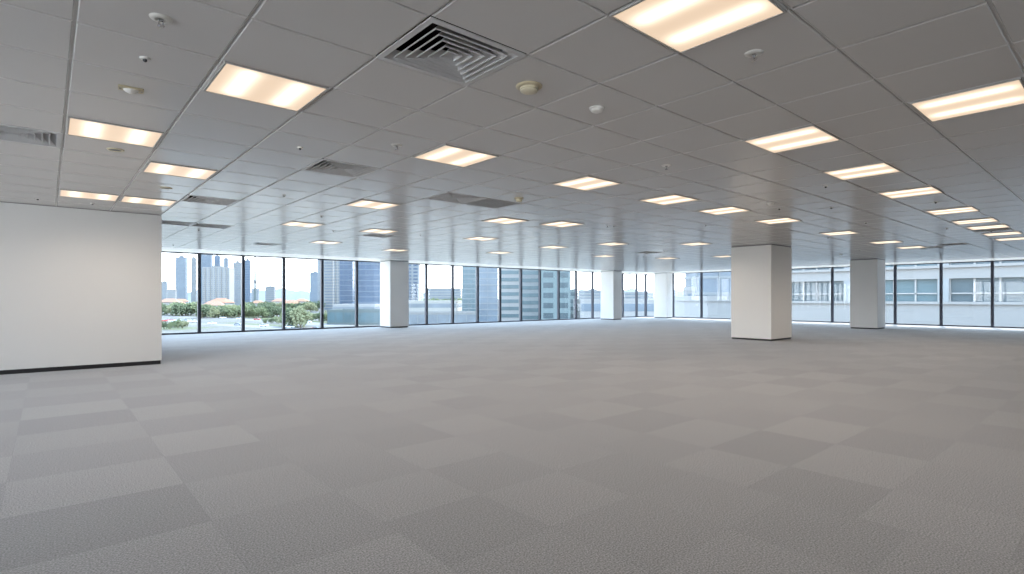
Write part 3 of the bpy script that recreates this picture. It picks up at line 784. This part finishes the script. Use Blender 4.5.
def make_tree(k):
    o = empty('tree'); crown_mesh(k*5+3).build('crown', leaf[k % 3], o)
    t = MB(); t.lathe([(.06,0),(.04,.3),(.028,.62),(0,.63)], 8)
    for a in (0.3, 2.4, 4.5):
        n0 = len(t.v)
        for z, d_, w_ in ((.3,0,.022),(.62,.32,.009)):
            for e in range(4): t.v.append((cos(a)*d_+w_*cos(e*pi/2), sin(a)*d_+w_*sin(e*pi/2), z))
        for e in range(4): t.f.append((n0+e, n0+(e+1)%4, n0+4+(e+1)%4, n0+4+e)); t.m.append(0)
    t.build('trunk', M['bark'], o); return o
tp = [make_tree(k) for k in range(5)]; tused = [False]*5
TR = []
# (u, D, height, width)
def belt(u0, u1, n, D0, D1, h0, h1, where, group):
    for k in range(n):
        u = u0 + (u1-u0)*(k+.5)/n + rnd.uniform(-.3,.3)*(u1-u0)/n
        TR.append((u, rnd.uniform(D0, D1), rnd.uniform(h0, h1), where, group, k, n))
belt(164,197,8, 460,520, 12,16, 'in the first window\'s tree belt','trees in the first window')
belt(163,184,5, 275,295, 4.5,7, 'among the first window\'s near bushes','bushes in the first window')
belt(201,240,12, 430,470, 11,14.5, 'in the tree hedge of the second window','trees in the second window')
belt(244,282,12, 430,470, 11,14.5, 'in the tree hedge of the third window','trees in the third window')
belt(245,320,12, 620,700, 13,16, 'in the far tree line','trees in the far line')
belt(286,304,4, 285,310, 12.5,15, 'in the fourth window\'s large clump','trees in the large clump')
belt(303,340,6, 360,400, 7,11, 'left of the green-grey podium','trees left of the podium')
belt(262,284,4, 330,350, 4,6, 'along the near verge of the third window','bushes on the verge')
belt(355,380,5, 345,352, 5,7.5, 'on the terrace by the blue towers','trees on the terrace')
belt(426,462,10, 640,700, 17,21, 'right of the leftmost column','trees right of the leftmost column')
belt(478,560,9, 240,252, 2.5,4.5, 'along the street below the teal buildings','street trees by the teal buildings')
belt(576,600,4, 520,600, 16,18, 'just left of the second column','trees left of the second column')
belt(622,652,6, 520,600, 16,19, 'between the two central columns','trees between the columns')
belt(674,684,3, 330,360, 13,15.5, 'right of the narrow column','trees right of the narrow column')
nth = ['first','second','third','fourth','fifth','sixth','seventh','eighth','ninth','tenth','eleventh','twelfth']
for n_, (u, D, h, where, group, k, n) in enumerate(TR):
    q = n_ % 5; o = tp[q] if not tused[q] else copy_tree(tp[q]); tused[q] = True
    x, y = ray_pt(u, D); o.location = (x, y, GZ); wdt = h*rnd.uniform(.42,.8); o.scale = (wdt, wdt, h/1.2); o.rotation_euler.z = rnd.uniform(0, 6.28)
    kind = ['deep green','mid green','olive green'][q % 3]
    tag(o, '%s tree, %s from the left %s' % (kind, nth[k], where), 'tree', group)

# wooded ridges on the skyline
def ridge(name, u0, u1, D, vs_, mat):
    q = MB(); n = 40; pts = []
    for k in range(n+1):
        u = u0+(u1-u0)*k/n; h = zat(vs_ + 1.6*sin(k*.55)+1.0*sin(k*1.7+1), D); x, y = ray_pt(u, D); pts.append((x, y, h)); 
    for k in range(n):
        a, b = pts[k], pts[k+1]; u = u0+(u1-u0)*k/n; u2 = u0+(u1-u0)*(k+1)/n
        c1 = ray_pt(u, D*1.6); c2 = ray_pt(u2, D*1.6); f1 = ray_pt(u, D*.8); f2 = ray_pt(u2, D*.8)
        q.quad((f1[0],f1[1],GZ),(f2[0],f2[1],GZ),b,a); q.quad(a,b,(c2[0],c2[1],GZ),(c1[0],c1[1],GZ))
    struct(q.build(name, mat))
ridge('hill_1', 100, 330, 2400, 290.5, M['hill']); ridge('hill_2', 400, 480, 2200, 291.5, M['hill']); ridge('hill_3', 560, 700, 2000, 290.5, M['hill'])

#OUTSIDE-END

# ------------------------------------------------------------------ sky and sun
w = bpy.data.worlds.new('sky'); sc.world = w; w.use_nodes = True; nt = w.node_tree
bg = nt.nodes['Background']
tc = N(nt, 'ShaderNodeTexCoord'); sp = N(nt, 'ShaderNodeSeparateXYZ'); nt.links.new(tc.outputs['Generated'], sp.inputs[0])
cr = N(nt, 'ShaderNodeValToRGB'); nt.links.new(sp.outputs['Z'], cr.inputs[0])
cr.color_ramp.elements[0].position = 0; cr.color_ramp.elements[0].color = (.97,.985,1,1)
cr.color_ramp.elements[1].position = .27; cr.color_ramp.elements[1].color = (.54,.75,1,1)
nt.links.new(cr.outputs[0], bg.inputs[0]); bg.inputs['Strength'].default_value = 5.0
sun = bpy.data.lights.new('sun', 'SUN'); sun.energy = 7.0; sun.angle = R(1.5); sun.color = (1,.95,.88)
so = bpy.data.objects.new('sun', sun); col.objects.link(so)
el, az = R(49), R(14)
from mathutils import Vector
d = -Vector((cos(el)*cos(az), cos(el)*sin(az), sin(el)))
so.rotation_euler = d.to_track_quat('-Z', 'Y').to_euler(); so.location = (40, 30, 60)

# ------------------------------------------------------------------ camera
cam = bpy.data.cameras.new('camera'); co = bpy.data.objects.new('camera', cam); col.objects.link(co); sc.camera = co
cam.sensor_width = 36; cam.lens = F/1024*36; cam.shift_y = (CY-287)/1024; cam.clip_end = 20000; cam.clip_start = .05
co.location = (0, 0, EYE); co.rotation_euler = (R(90), 0, YAW - R(90))
vs = sc.view_settings; vs.view_transform = 'Standard'; vs.look = 'None'; vs.gamma = 1; vs.use_curve_mapping = False; vs.exposure = .73
sc.cycles.max_bounces = 10; sc.cycles.diffuse_bounces = 6; sc.cycles.glossy_bounces = 4; sc.cycles.transparent_max_bounces = 12
sc.cycles.caustics_reflective = False; sc.cycles.caustics_refractive = False; sc.cycles.sample_clamp_indirect = 6
sc.cycles.use_denoising = True
